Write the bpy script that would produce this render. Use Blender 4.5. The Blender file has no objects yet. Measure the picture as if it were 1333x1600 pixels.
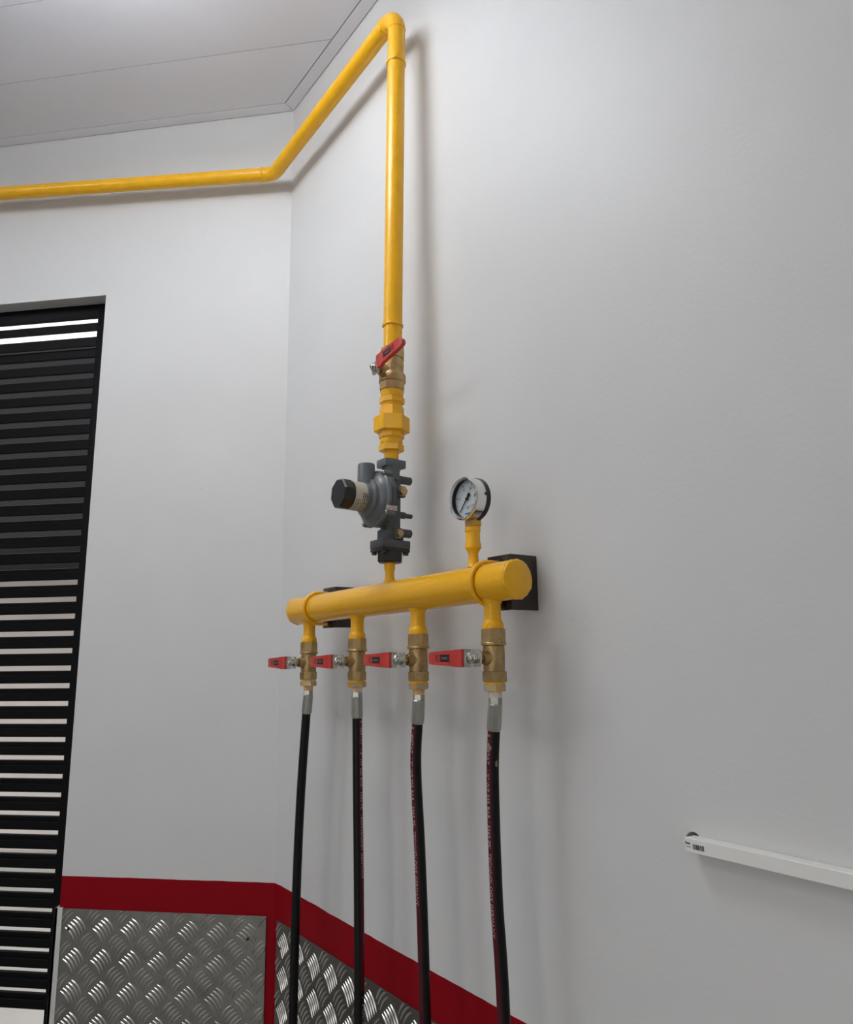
import bpy, bmesh, math, random
from mathutils import Vector, Matrix
random.seed(4)
PI = math.pi
scene = bpy.context.scene
COL = scene.collection

# ------------------------------------------------------------------ camera
cam_d = bpy.data.cameras.new('camera')
cam = bpy.data.objects.new('camera', cam_d)
COL.objects.link(cam)
yaw, pitch, roll, fpx = 0.640588, 0.190604, -0.013450, 1136.35
fw = Vector((math.sin(yaw)*math.cos(pitch), math.cos(yaw)*math.cos(pitch), math.sin(pitch)))
rt = fw.cross(Vector((0, 0, 1))).normalized()
up = rt.cross(fw)
r2 = rt*math.cos(roll) + up*math.sin(roll)
u2 = up*math.cos(roll) - rt*math.sin(roll)
m = Matrix((r2, u2, -fw)).transposed().to_4x4()
m.translation = Vector((-0.76002, -1.6, 1.45))
cam.matrix_world = m
cam_d.sensor_fit = 'HORIZONTAL'
cam_d.sensor_width = 36.0
cam_d.lens = fpx/1333*36.0
cam_d.clip_start = 0.02
scene.camera = cam

# ------------------------------------------------------------------ world, light levels, exposure
world = bpy.data.worlds.new('overcast_sky')
scene.world = world
world.use_nodes = True
bg = world.node_tree.nodes['Background']
bg.inputs['Color'].default_value = (0.92, 0.90, 0.89, 1)
bg.inputs['Strength'].default_value = 1.7
LAMP_NEAR = 14.5      # emission of the opal light near the corner
FILL_FAR = 2.8       # emission of the unseen lights added deeper in the room as general fill
FILL_DOOR = 10.0      # emission of the unseen fill light added in front of the slatted door
scene.view_settings.view_transform = 'Standard'
scene.view_settings.look = 'None'
scene.view_settings.gamma = 1.0
scene.view_settings.use_curve_mapping = False
scene.view_settings.exposure = 0.0

# ------------------------------------------------------------------ materials
def mat(name, col, rough=0.5, metal=0.0, var=0.0, vscale=20.0, bump=0.0, bscale=60.0, spec=0.5,
        col2=None, coat=0.0, stretch=(1, 1, 1), emit=None, emit_s=0.0, alpha_mix=None):
    M = bpy.data.materials.new(name)
    M.use_nodes = True
    nt = M.node_tree
    b = nt.nodes['Principled BSDF']
    b.inputs['Base Color'].default_value = (*col, 1)
    b.inputs['Roughness'].default_value = rough
    b.inputs['Metallic'].default_value = metal
    b.inputs['Specular IOR Level'].default_value = spec
    b.inputs['Coat Weight'].default_value = coat
    b.inputs['Coat Roughness'].default_value = 0.08
    if emit:
        b.inputs['Emission Color'].default_value = (*emit, 1)
        b.inputs['Emission Strength'].default_value = emit_s
    tc = nt.nodes.new('ShaderNodeTexCoord')
    mp = nt.nodes.new('ShaderNodeMapping')
    mp.inputs['Scale'].default_value = stretch
    nt.links.new(tc.outputs['Object'], mp.inputs['Vector'])
    if var > 0 or col2:
        n = nt.nodes.new('ShaderNodeTexNoise')
        n.inputs['Scale'].default_value = vscale
        n.inputs['Detail'].default_value = 5
        nt.links.new(mp.outputs[0], n.inputs['Vector'])
        cr = nt.nodes.new('ShaderNodeValToRGB')
        if col2:
            a, c = col, col2
        else:
            a = tuple(max(0, x*(1-var)) for x in col)
            c = tuple(min(1, x*(1+var)) for x in col)
        cr.color_ramp.elements[0].position = 0.35
        cr.color_ramp.elements[1].position = 0.65
        cr.color_ramp.elements[0].color = (*a, 1)
        cr.color_ramp.elements[1].color = (*c, 1)
        nt.links.new(n.outputs['Fac'], cr.inputs['Fac'])
        nt.links.new(cr.outputs['Color'], b.inputs['Base Color'])
    if bump > 0:
        n2 = nt.nodes.new('ShaderNodeTexNoise')
        n2.inputs['Scale'].default_value = bscale
        n2.inputs['Detail'].default_value = 4
        nt.links.new(mp.outputs[0], n2.inputs['Vector'])
        bp = nt.nodes.new('ShaderNodeBump')
        bp.inputs['Strength'].default_value = bump
        bp.inputs['Distance'].default_value = 0.002
        nt.links.new(n2.outputs['Fac'], bp.inputs['Height'])
        nt.links.new(bp.outputs['Normal'], b.inputs['Normal'])
    return M

Z_RED = 0.9532
def wall_mat(name, red):
    """White satin emulsion with a red painted dado below Z_RED (paint, with a slightly wavering edge)."""
    M = mat(name, (0.70, 0.715, 0.72), 0.45, bump=0.12, bscale=170, spec=0.3)
    nt = M.node_tree
    b = nt.nodes['Principled BSDF']
    g = nt.nodes.new('ShaderNodeNewGeometry')
    n = nt.nodes.new('ShaderNodeTexNoise')
    n.inputs['Scale'].default_value = 3.0
    n.inputs['Detail'].default_value = 6
    nt.links.new(g.outputs['Position'], n.inputs['Vector'])
    # faint scuffs and roller marks
    cr = nt.nodes.new('ShaderNodeValToRGB')
    cr.color_ramp.elements[0].position = 0.3
    cr.color_ramp.elements[1].position = 0.62
    cr.color_ramp.elements[0].color = (0.675, 0.68, 0.675, 1)
    cr.color_ramp.elements[1].color = (0.705, 0.71, 0.705, 1)
    nt.links.new(n.outputs['Fac'], cr.inputs['Fac'])
    last = cr.outputs['Color']
    # small chalky scuff spots
    n3 = nt.nodes.new('ShaderNodeTexNoise')
    n3.inputs['Scale'].default_value = 9.0
    n3.inputs['Detail'].default_value = 8
    n3.inputs['Roughness'].default_value = 0.7
    nt.links.new(g.outputs['Position'], n3.inputs['Vector'])
    c3 = nt.nodes.new('ShaderNodeValToRGB')
    c3.color_ramp.elements[0].position = 0.68
    c3.color_ramp.elements[1].position = 0.76
    c3.color_ramp.elements[0].color = (1, 1, 1, 1)
    c3.color_ramp.elements[1].color = (0.86, 0.86, 0.86, 1)
    nt.links.new(n3.outputs['Fac'], c3.inputs['Fac'])
    mx = nt.nodes.new('ShaderNodeMix')
    mx.data_type = 'RGBA'
    mx.blend_type = 'MULTIPLY'
    mx.inputs[0].default_value = 1.0
    nt.links.new(last, mx.inputs[6])
    nt.links.new(c3.outputs['Color'], mx.inputs[7])
    last = mx.outputs[2]
    if red:
        sx = nt.nodes.new('ShaderNodeSeparateXYZ')
        nt.links.new(g.outputs['Position'], sx.inputs[0])
        n2 = nt.nodes.new('ShaderNodeTexNoise')
        n2.inputs['Scale'].default_value = 14.0
        nt.links.new(g.outputs['Position'], n2.inputs['Vector'])
        ma = nt.nodes.new('ShaderNodeMath')
        ma.operation = 'MULTIPLY_ADD'
        ma.inputs[1].default_value = 0.004
        nt.links.new(n2.outputs['Fac'], ma.inputs[0])
        nt.links.new(sx.outputs['Z'], ma.inputs[2])
        lt = nt.nodes.new('ShaderNodeMath')
        lt.operation = 'LESS_THAN'
        lt.inputs[1].default_value = Z_RED + 0.002
        nt.links.new(ma.outputs[0], lt.inputs[0])
        m2 = nt.nodes.new('ShaderNodeMix')
        m2.data_type = 'RGBA'
        nt.links.new(lt.outputs[0], m2.inputs[0])
        nt.links.new(last, m2.inputs[6])
        m2.inputs[7].default_value = (0.27, 0.004, 0.010, 1)
        last = m2.outputs[2]
        sp = nt.nodes.new('ShaderNodeMath')          # the red is a duller paint
        sp.operation = 'MULTIPLY_ADD'
        sp.inputs[1].default_value = -0.24
        sp.inputs[2].default_value = 0.30
        nt.links.new(lt.outputs[0], sp.inputs[0])
        nt.links.new(sp.outputs[0], b.inputs['Specular IOR Level'])
    nt.links.new(last, b.inputs['Base Color'])
    return M

M = {}
M['wall_red'] = wall_mat('painted_wall_with_red_dado', True)
M['wall'] = wall_mat('painted_wall', False)
M['ceiling'] = mat('white_pvc_ceiling', (0.85, 0.86, 0.92), 0.38, var=0.02, vscale=3)
M['gap'] = mat('dark_void', (0.03, 0.03, 0.03), 0.9)
M['floor'] = mat('grey_epoxy_floor', (0.45, 0.445, 0.43), 0.35, var=0.1, vscale=4)
M['yellow'] = mat('yellow_gloss_paint', (0.95, 0.49, 0.008), 0.30, var=0.04, vscale=35, bump=0.30, bscale=90, coat=0.22, spec=0.35)
M['yellow_dusty'] = mat('yellow_gloss_paint_dusty', (0.95, 0.49, 0.008), 0.26, bump=0.25, bscale=70, coat=0.3, spec=0.35,
                        col2=(0.86, 0.45, 0.02), vscale=18, stretch=(1, 0.25, 1))
M['brass'] = mat('dull_cast_brass', (0.47, 0.33, 0.155), 0.40, 1.0, var=0.15, vscale=60, bump=0.35, bscale=400)
M['brass_paint'] = mat('brass_splashed_yellow', (0.50, 0.35, 0.17), 0.42, 0.7, col2=(0.70, 0.36, 0.02), vscale=45, bump=0.2)
M['zinc'] = mat('zinc_plated_steel', (0.40, 0.41, 0.37), 0.28, 1.0, var=0.06, vscale=70, bump=0.03, bscale=200)
M['zinc_paint'] = mat('zinc_splashed_yellow', (0.42, 0.42, 0.34), 0.4, 0.4, col2=(0.78, 0.40, 0.03), vscale=110, bump=0.3)
M['neck_paint'] = mat('thread_tape_and_yellow_paint', (0.75, 0.73, 0.66), 0.6, col2=(0.78, 0.40, 0.03), vscale=75, bump=0.3)
M['chrome'] = mat('chrome_steel', (0.75, 0.75, 0.74), 0.12, 1.0)
M['stainless'] = mat('stamped_steel', (0.55, 0.54, 0.50), 0.25, 1.0, var=0.2, vscale=60)
M['red_vinyl'] = mat('red_vinyl_grip', (0.56, 0.045, 0.035), 0.38, var=0.06, vscale=40)
M['black_print'] = mat('black_print', (0.012, 0.012, 0.014), 0.5)
M['grey_print'] = mat('grey_print', (0.16, 0.15, 0.16), 0.6)
M['black_plastic'] = mat('black_plastic', (0.012, 0.012, 0.013), 0.35, bump=0.05)
M['rubber'] = mat('black_rubber_hose', (0.005, 0.005, 0.005), 0.45, var=0.2, vscale=80, spec=0.25)
M['hose_red'] = mat('dark_red_print_stripe', (0.075, 0.006, 0.011), 0.5, spec=0.25)
M['white_print'] = mat('off_white_print', (0.60, 0.54, 0.54), 0.6)
M['pink_print'] = mat('worn_pink_print', (0.62, 0.46, 0.46), 0.6)
M['reg_grey'] = mat('slate_grey_casting', (0.125, 0.142, 0.150), 0.34, var=0.08, vscale=50, bump=0.12, bscale=300)
M['reg_dark'] = mat('dark_grey_casting', (0.078, 0.086, 0.094), 0.42, var=0.1, vscale=50, bump=0.2, bscale=300)
M['sticker'] = mat('cream_paper_label', (0.58, 0.54, 0.45), 0.55)
M['bracket'] = mat('black_brown_steel', (0.030, 0.023, 0.019), 0.45, var=0.2, vscale=40)
M['dial'] = mat('white_dial', (0.70, 0.72, 0.74), 0.4)
M['blue_print'] = mat('blue_print', (0.10, 0.22, 0.45), 0.5)
M['tread'] = mat('tread_aluminium', (0.23, 0.23, 0.21), 0.42, 1.0, var=0.12, vscale=12, bump=0.15, bscale=120)
M['tread_bar'] = mat('tread_aluminium_pale_bar', (0.66, 0.65, 0.61), 0.30, 1.0, var=0.08, vscale=40)  # bars get a paler metal colour than the sheet
M['alu'] = mat('plain_aluminium', (0.70, 0.71, 0.69), 0.45, 0.25)
M['pvc'] = mat('white_pvc_trunking', (0.84, 0.84, 0.80), 0.35)
M['door'] = mat('black_powder_coat', (0.002, 0.0024, 0.0035), 0.5, bump=0.05, bscale=300, spec=0.14)
M['lamp_body'] = mat('white_lamp_body', (0.75, 0.75, 0.75), 0.4)
M['lamp_near'] = mat('lit_diffuser', (0.9, 0.9, 0.9), 0.5, emit=(0.97, 0.99, 1.0), emit_s=LAMP_NEAR)
M['fill_far'] = mat('fill_diffuser_far', (0.9, 0.9, 0.9), 0.5, emit=(1.0, 0.95, 0.87), emit_s=FILL_FAR)
M['fill_door'] = mat('fill_diffuser_door', (0.9, 0.9, 0.9), 0.5, emit=(0.97, 0.98, 1.0), emit_s=FILL_DOOR)
M['yard'] = mat('pale_concrete', (0.55, 0.54, 0.52), 0.8, var=0.08, vscale=3)
M['yard_wall'] = mat('cream_render', (0.62, 0.58, 0.55), 0.8, var=0.05, vscale=3)
M['yard_dark'] = mat('dark_fascia', (0.034, 0.033, 0.035), 0.9, spec=0.1)
M['soffit'] = mat('grey_reveal', (0.42, 0.43, 0.43), 0.6)

def glass_mat():
    g = bpy.data.materials.new('clear_glass')
    g.use_nodes = True
    nt = g.node_tree
    b = nt.nodes['Principled BSDF']
    b.inputs['Base Color'].default_value = (0.95, 0.97, 0.97, 1)
    b.inputs['Roughness'].default_value = 0.03
    b.inputs['Transmission Weight'].default_value = 1.0
    b.inputs['IOR'].default_value = 1.05
    return g
M['glass'] = glass_mat()

# ------------------------------------------------------------------ mesh helpers
I4 = Matrix.Identity(4)
def T(x, y, z): return Matrix.Translation((x, y, z))
def RX(a): return Matrix.Rotation(a, 4, 'X')
def RY(a): return Matrix.Rotation(a, 4, 'Y')
def RZ(a): return Matrix.Rotation(a, 4, 'Z')
AX_NX = RY(-PI/2)          # local +z -> world -x
AX_PX = RY(PI/2)           # local +z -> world +x
AX_NY = RX(PI/2)           # local +z -> world -y

def box(bm, lo, hi, bevel=0.0, mx=I4, seg=2):
    v = [Vector((x, y, z)) for x in (lo[0], hi[0]) for y in (lo[1], hi[1]) for z in (lo[2], hi[2])]
    vs = [bm.verts.new(mx @ p) for p in v]
    F = [(0, 1, 3, 2), (4, 6, 7, 5), (0, 4, 5, 1), (2, 3, 7, 6), (0, 2, 6, 4), (1, 5, 7, 3)]
    fs = [bm.faces.new([vs[i] for i in f]) for f in F]
    if bevel > 0:
        es = list({e for f in fs for e in f.edges})
        bmesh.ops.bevel(bm, geom=es, offset=bevel, segments=seg, profile=0.5, affect='EDGES')
    return bm

def lathe(bm, prof, n=32, mx=I4, cap=True, sharp=None):
    rings = []
    for (r, z) in prof:
        rings.append([bm.verts.new(mx @ Vector((r*math.cos(2*PI*k/n), r*math.sin(2*PI*k/n), z))) for k in range(n)])
    for a, b in zip(rings, rings[1:]):
        for k in range(n):
            bm.faces.new([a[k], a[(k+1) % n], b[(k+1) % n], b[k]])
    if cap:
        bm.faces.new(list(reversed(rings[0])))
        bm.faces.new(rings[-1])
    return bm

def prism(bm, n, r, z0, z1, mx=I4, rot=0.0, ch=0.0):
    """n-sided nut; ch = chamfer on its ends"""
    prof = [(r-ch, z0), (r, z0+ch*0.6), (r, z1-ch*0.6), (r-ch, z1)] if ch else [(r, z0), (r, z1)]
    return lathe(bm, prof, n, mx @ RZ(rot))

def tube(bm, pts, r, n=20, cap=True, rfun=None):
    pts = [Vector(p) for p in pts]
    rings = []
    nrm = None
    for i, p in enumerate(pts):
        if i == 0: t = pts[1]-pts[0]
        elif i == len(pts)-1: t = pts[-1]-pts[-2]
        else: t = (pts[i+1]-pts[i]).normalized() + (pts[i]-pts[i-1]).normalized()
        t.normalize()
        if nrm is None:
            a = Vector((0, 0, 1)) if abs(t.z) < 0.9 else Vector((1, 0, 0))
            nrm = (a - t*a.dot(t)).normalized()
        else:
            nrm = (nrm - t*nrm.dot(t)).normalized()
        bi = t.cross(nrm)
        rr = rfun(i) if rfun else r
        rings.append([bm.verts.new(p + (nrm*math.cos(2*PI*k/n) + bi*math.sin(2*PI*k/n))*rr) for k in range(n)])
    for a, b in zip(rings, rings[1:]):
        for k in range(n):
            bm.faces.new([a[k], a[(k+1) % n], b[(k+1) % n], b[k]])
    if cap:
        bm.faces.new(list(reversed(rings[0])))
        bm.faces.new(rings[-1])
    return bm

def catmull(P, per=10):
    P = [Vector(p) for p in P]
    Q = [P[0]*2-P[1]] + P + [P[-1]*2-P[-2]]
    out = []
    for i in range(1, len(Q)-2):
        for k in range(per):
            t = k/per
            a, b, c, d = Q[i-1], Q[i], Q[i+1], Q[i+2]
            out.append(0.5*((2*b)+(c-a)*t+(2*a-5*b+4*c-d)*t*t+(3*b-a-3*c+d)*t*t*t))
    out.append(P[-1])
    return out

def obj(name, bm, material, parent=None, smooth=True, angle=35):
    me = bpy.data.meshes.new(name)
    bmesh.ops.recalc_face_normals(bm, faces=bm.faces)
    if smooth:
        ca = math.radians(angle)
        for f in bm.faces: f.smooth = True
        for e in bm.edges:
            if len(e.link_faces) == 2 and e.calc_face_angle(0) > ca: e.smooth = False
    bm.to_mesh(me)
    bm.free()
    me.materials.append(material)
    o = bpy.data.objects.new(name, me)
    COL.objects.link(o)
    if parent: o.parent = parent
    return o

def NB(): return bmesh.new()

def thing(name, label, cat, loc=(0, 0, 0), rot=(0, 0, 0), group=None):
    o = bpy.data.objects.new(name, None)
    o.empty_display_size = 0.05
    COL.objects.link(o)
    o.location = loc
    o.rotation_euler = rot
    return tag(o, label, cat, group)

def tag(o, label, cat, group=None):
    o['label'] = label
    o['category'] = cat
    if group: o['group'] = group
    return o

def struct(o, label=None, cat=None):
    o['kind'] = 'structure'
    if label: o['label'] = label
    if cat: o['category'] = cat
    return o

def text_data(body, size):
    """outline of a line of lettering as (verts, faces), lying in xy, starting at x=0"""
    cu = bpy.data.curves.new('lettering', 'FONT')
    cu.body = body
    cu.size = size
    cu.resolution_u = 2
    o = bpy.data.objects.new('lettering', cu)
    COL.objects.link(o)
    dg = bpy.context.evaluated_depsgraph_get()
    me = bpy.data.meshes.new_from_object(o.evaluated_get(dg))
    vs = [v.co.copy() for v in me.vertices]
    fs = [tuple(p.vertices) for p in me.polygons]
    bpy.data.objects.remove(o)
    bpy.data.curves.remove(cu)
    bpy.data.meshes.remove(me)
    return vs, fs

def add_poly(bm, vs, fs):
    b = [bm.verts.new(v) for v in vs]
    for f in fs:
        try: bm.faces.new([b[i] for i in f])
        except ValueError: pass

S2 = math.sqrt(0.5)
ROT_L = (0, 0, -PI/4)     # left wall frame: local x runs towards the corner, local y into the wall

# ================================================================== STRUCTURE
CEIL = 2.903
P_ROOM = [Vector((0, 0)), Vector((-1.556, 1.556)), Vector((-4.2, -1.088)), Vector((-4.2, -4.2)), Vector((0, -4.2))]

bm = NB()
bm.faces.new([bm.verts.new((p.x, p.y, 0)) for p in reversed(P_ROOM)])
bot = [bm.verts.new((p.x, p.y, -0.1)) for p in P_ROOM]
bm.faces.new(bot)
floor = struct(obj('floor', bm, M['floor'], smooth=False), 'grey floor of the room', 'floor')

# right wall with the drilled hole behind the trunking
HOLE = (-1.0755, 1.2375, 0.0098)
bm = NB()
box(bm, (0, -4.2, 0), (0.15, 0.0, 3.0))
wall_right = obj('wall_right', bm, M['wall_red'], smooth=False)
bm = NB()
lathe(bm, [(HOLE[2], -0.02), (HOLE[2], 0.05)], 24, T(0, HOLE[0], HOLE[1]) @ AX_PX)
cut = obj('cutter', bm, M['gap'], smooth=False)
md = wall_right.modifiers.new('hole', 'BOOLEAN')
md.object = cut
md.operation = 'DIFFERENCE'
md.solver = 'EXACT'
dg = bpy.context.evaluated_depsgraph_get()
me = bpy.data.meshes.new_from_object(wall_right.evaluated_get(dg))
wall_right.modifiers.clear()
wall_right.data = me
me.materials.clear()
me.materials.append(M['wall_red'])
bpy.data.objects.remove(cut)
struct(wall_right, 'white painted wall with red dado behind the gas manifold', 'wall')

# left wall with door opening  (t measured from the corner, local x = -t)
T0, T1, ZD = 0.5138, 1.4138, 2.4065
bm = NB()
box(bm, (-T0, 0, 0), (0, 0.10, 3.0))
box(bm, (-2.2, 0, 0), (-T1, 0.10, 3.0))
box(bm, (-T1, 0, ZD), (-T0, 0.10, 3.0))
wl = obj('wall_left', bm, M['wall_red'], smooth=False)
wl.rotation_euler = ROT_L
struct(wl, 'white painted wall with red dado around the black slatted door', 'wall')

def room_wall(name, a, b, label):
    d = (b-a).normalized()
    n = Vector((d.y, -d.x))                # outward for this winding
    if (a+b).dot(n) < (Vector((-2, -1.3))*2).dot(n): n = -n
    bm = NB()
    q = [a, b, b+n*0.12, a+n*0.12]
    lo = [bm.verts.new((p.x, p.y, 0)) for p in q]
    hi = [bm.verts.new((p.x, p.y, 3.0)) for p in q]
    bm.faces.new(lo); bm.faces.new(hi)
    for i in range(4):
        bm.faces.new([lo[i], lo[(i+1) % 4], hi[(i+1) % 4], hi[i]])
    return struct(obj(name, bm, M['wall'], smooth=False), label, 'wall')
room_wall('wall_far_left', P_ROOM[1], P_ROOM[2], 'plain white wall left of the slatted door wall')
# the wall facing the manifold has a wide open doorway that lets the daylight in
bm = NB()
for lo_, hi_ in (((-4.32, -1.25, 0), (-4.2, -1.088, 3.0)), ((-4.32, -4.2, 0), (-4.2, -3.75, 3.0)), ((-4.32, -3.75, 2.35), (-4.2, -1.25, 3.0))):
    box(bm, lo_, hi_)
struct(obj('wall_opposite', bm, M['wall'], smooth=False), 'white wall with a wide open doorway facing the gas manifold', 'wall')
room_wall('wall_back', P_ROOM[3], P_ROOM[4], 'plain white wall behind the camera')

# ceiling: slab above, PVC boards as separate pieces
bm = NB()
lo = [bm.verts.new((p.x, p.y, CEIL+0.010)) for p in P_ROOM]
hi = [bm.verts.new((p.x, p.y, CEIL+0.09)) for p in P_ROOM]
bm.faces.new(lo); bm.faces.new(hi)
for i in range(5):
    bm.faces.new([lo[i], lo[(i+1) % 5], hi[(i+1) % 5], hi[i]])
ceiling = struct(obj('ceiling', bm, M['gap'], smooth=False), 'pale ceiling of wide plastic boards', 'ceiling')

def clip(poly, n, d):     # keep n.p <= d
    out = []
    for i, p in enumerate(poly):
        q = poly[(i+1) % len(poly)]
        a, b = n.dot(p)-d, n.dot(q)-d
        if a <= 0: out.append(p)
        if a*b < 0: out.append(p + (q-p)*(a/(a-b)))
    return out
NL = Vector((-S2, -S2))
PITCH, GAP = 0.206, 0.0016
k = 0
while True:
    d0, d1 = 0.211 + (k-1)*PITCH, 0.211 + k*PITCH
    if d0 > 5.9: break
    poly = clip(clip(P_ROOM, NL, d1-GAP/2), -NL, -(max(d0, 0.0310)+GAP/2))
    poly = clip(poly, Vector((1, 0)), -0.0318) if len(poly) >= 3 else poly
    k += 1
    if len(poly) < 3: continue
    bm = NB()
    c = sum(poly, Vector((0, 0)))/len(poly)
    lo = [bm.verts.new((*(p+(c-p).normalized()*0.0010), CEIL)) for p in poly]
    md_ = [bm.verts.new((p.x, p.y, CEIL+0.0012)) for p in poly]
    hi = [bm.verts.new((p.x, p.y, CEIL+0.009)) for p in poly]
    bm.faces.new(lo); bm.faces.new(hi)
    n = len(poly)
    for a, b in ((lo, md_), (md_, hi)):
        for i in range(n):
            bm.faces.new([a[i], a[(i+1) % n], b[(i+1) % n], b[i]])
    obj('ceiling_board', bm, M['ceiling'], ceiling, smooth=False)

# cornice strip: flat plastic edge trim under the boards, mitred at the corner
def trim(name, pts, label):
    bm = NB()
    lo = [bm.verts.new((p[0], p[1], CEIL-0.0012)) for p in pts]
    hi = [bm.verts.new((p[0], p[1], CEIL+0.009)) for p in pts]
    bm.faces.new(lo); bm.faces.new(hi)
    for i in range(4):
        bm.faces.new([lo[i], lo[(i+1) % 4], hi[(i+1) % 4], hi[i]])
    o = obj(name, bm, M['ceiling'], smooth=False)
    return struct(o, label, 'trim')
tw, tg = 0.030, 0.0022
def mitre(d):   # point at distance d from both walls
    y = d*(1-math.sqrt(2))            # x=-d, (x+y)*-S2 = d
    return Vector((-d, y))
g2 = Vector((0.0004, -0.0009))
far_in = lambda d: Vector((-S2, S2))*2.19 + NL*d
a, b = mitre(tg), mitre(tw)
trim('trim_1', [(a+g2), Vector((-tg, -4.19)), Vector((-tw, -4.19)), (b+g2)], 'flat white ceiling edge strip above the manifold wall')
trim('trim_2', [(a-g2), far_in(tg), far_in(tw), (b-g2)], 'flat white ceiling edge strip above the slatted door wall')

# ------------------------------------------------------------------ slatted door
door = bpy.data.objects.new('door_1', None)
COL.objects.link(door)
door.rotation_euler = ROT_L
struct(door, 'black slatted metal door in the left wall', 'door')
DY = 0.040
bm = NB(); box(bm, (-0.560, DY, 0.02), (-T0-0.0005, DY+0.045, ZD-0.001), 0.0015)
obj('door_stile', bm, M['door'], door)
bm = NB(); box(bm, (-T1+0.0005, DY, 0.02), (-T1+0.046, DY+0.045, ZD-0.001), 0.0015)
obj('door_stile', bm, M['door'], door)
bm = NB(); box(bm, (-T1+0.046, DY+0.001, 2.3640), (-0.560, DY+0.008, ZD-0.001), 0.001)
obj('top_rail', bm, M['door'], door)
bm = NB(); box(bm, (-T1+0.046, DY+0.001, 0.02), (-0.560, DY+0.044, 0.30), 0.0015)
obj('kick_panel', bm, M['door'], door)

def slat_mesh(h):
    """folded slat: lower two thirds stand forward, a sloping ledge leads to the set-back upper third"""
    hh = h/2
    prof = [(0.002, -hh), (0.0, -hh+0.002), (0.0, hh*0.22), (0.0075, hh*0.34), (0.0075, hh-0.001), (0.0095, hh),
            (0.016, hh), (0.016, hh*0.1), (0.0085, -hh*0.1), (0.0085, -hh+0.001), (0.0075, -hh)]
    bm = NB()
    x0, x1 = -T1+0.046, -0.560
    a = [bm.verts.new((x0, y, z)) for y, z in prof]
    b = [bm.verts.new((x1, y, z)) for y, z in prof]
    n = len(prof)
    for i in range(n):
        bm.faces.new([a[i], a[(i+1) % n], b[(i+1) % n], b[i]])
    bm.faces.new(a); bm.faces.new(b)
    return bm
slat0 = obj('slat', slat_mesh(0.0308), M['door'], door, smooth=False)
zs = [1.986 + 0.0433*(k+0.5) for k in range(6, -32, -1)]
slat0.location = (0, DY+0.006, zs[0])
for z in zs[1:] + [0.44, 0.3967, 0.3534]:
    c = slat0.copy(); COL.objects.link(c); c.parent = door
    c.location = (0, DY+0.006, z)
for z, h in ((2.3396, 0.0243), (2.2968, 0.0274)):      # two flat header slats
    bm = NB(); box(bm, (-T1+0.046, 0, -h/2), (-0.560, 0.004, h/2), 0.0008)
    s_ = obj('slat', bm, M['door'], door, smooth=False)
    s_.location = (0, DY+0.003, z)

# ------------------------------------------------------------------ outside, seen through the slats
bm = NB(); box(bm, (-16, -16, -0.25), (16, 16, -0.11))
yard = obj('yard_ground', bm, M['yard'], smooth=False); yard.rotation_euler = ROT_L
struct(yard, 'pale concrete yard outside the slatted door', 'ground')
yw = thing('outbuilding', 'cream outbuilding with dark eaves seen through the slatted door', 'building', rot=ROT_L)
yw.location = Vector((S2, S2, 0))*4.2
bm = NB(); box(bm, (-6, 0, -0.11), (6, 0.2, 2.20)); obj('lower_wall', bm, M['yard_wall'], yw, smooth=False)
bm = NB(); box(bm, (-6, -1.6, 2.20), (6, 0.2, 3.54)); obj('dark_fascia', bm, M['yard_dark'], yw, smooth=False)

# ------------------------------------------------------------------ lamps
def opal_lamp(loc, sx, sy, h, drop, m_, label):
    """opal fitting hung a hand's width under the ceiling on two short rods; the diffuser glows all round"""
    t = thing('opal_light', label, 'ceiling light', loc, (0, 0, 0), 'opal ceiling lights')
    bm = NB(); box(bm, (-sx/2, -sy/2, -drop-h), (sx/2, sy/2, -drop), 0.008)
    obj('diffuser', bm, m_, t)
    for k in (-1, 1):
        bm = NB(); lathe(bm, [(0.004, -drop-0.002), (0.004, -0.004), (0.02, -0.004), (0.02, 0.0)], 16, T(0, k*sy*0.35, 0)); obj('hanging_rod', bm, M['lamp_body'], t)
    return t
opal_lamp((-0.70, -0.50, CEIL), 0.28, 0.44, 0.045, 0.090, M['lamp_near'], 'lit opal ceiling light close to the pipe corner')
opal_lamp((-1.75, 0.05, CEIL), 0.28, 0.44, 0.045, 0.090, M['fill_door'], 'added fill light, out of view, in front of the slatted door')  # added out of view to brighten the ceiling and left wall
opal_lamp((-2.7, -1.3, CEIL), 0.60, 0.60, 0.045, 0.085, M['fill_far'], 'added fill light, out of view, in the middle of the room')  # this and the next are added as general fill, never in view
opal_lamp((-1.7, -3.2, CEIL), 0.60, 0.60, 0.045, 0.085, M['fill_far'], 'added fill light, out of view, at the back of the room')

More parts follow.
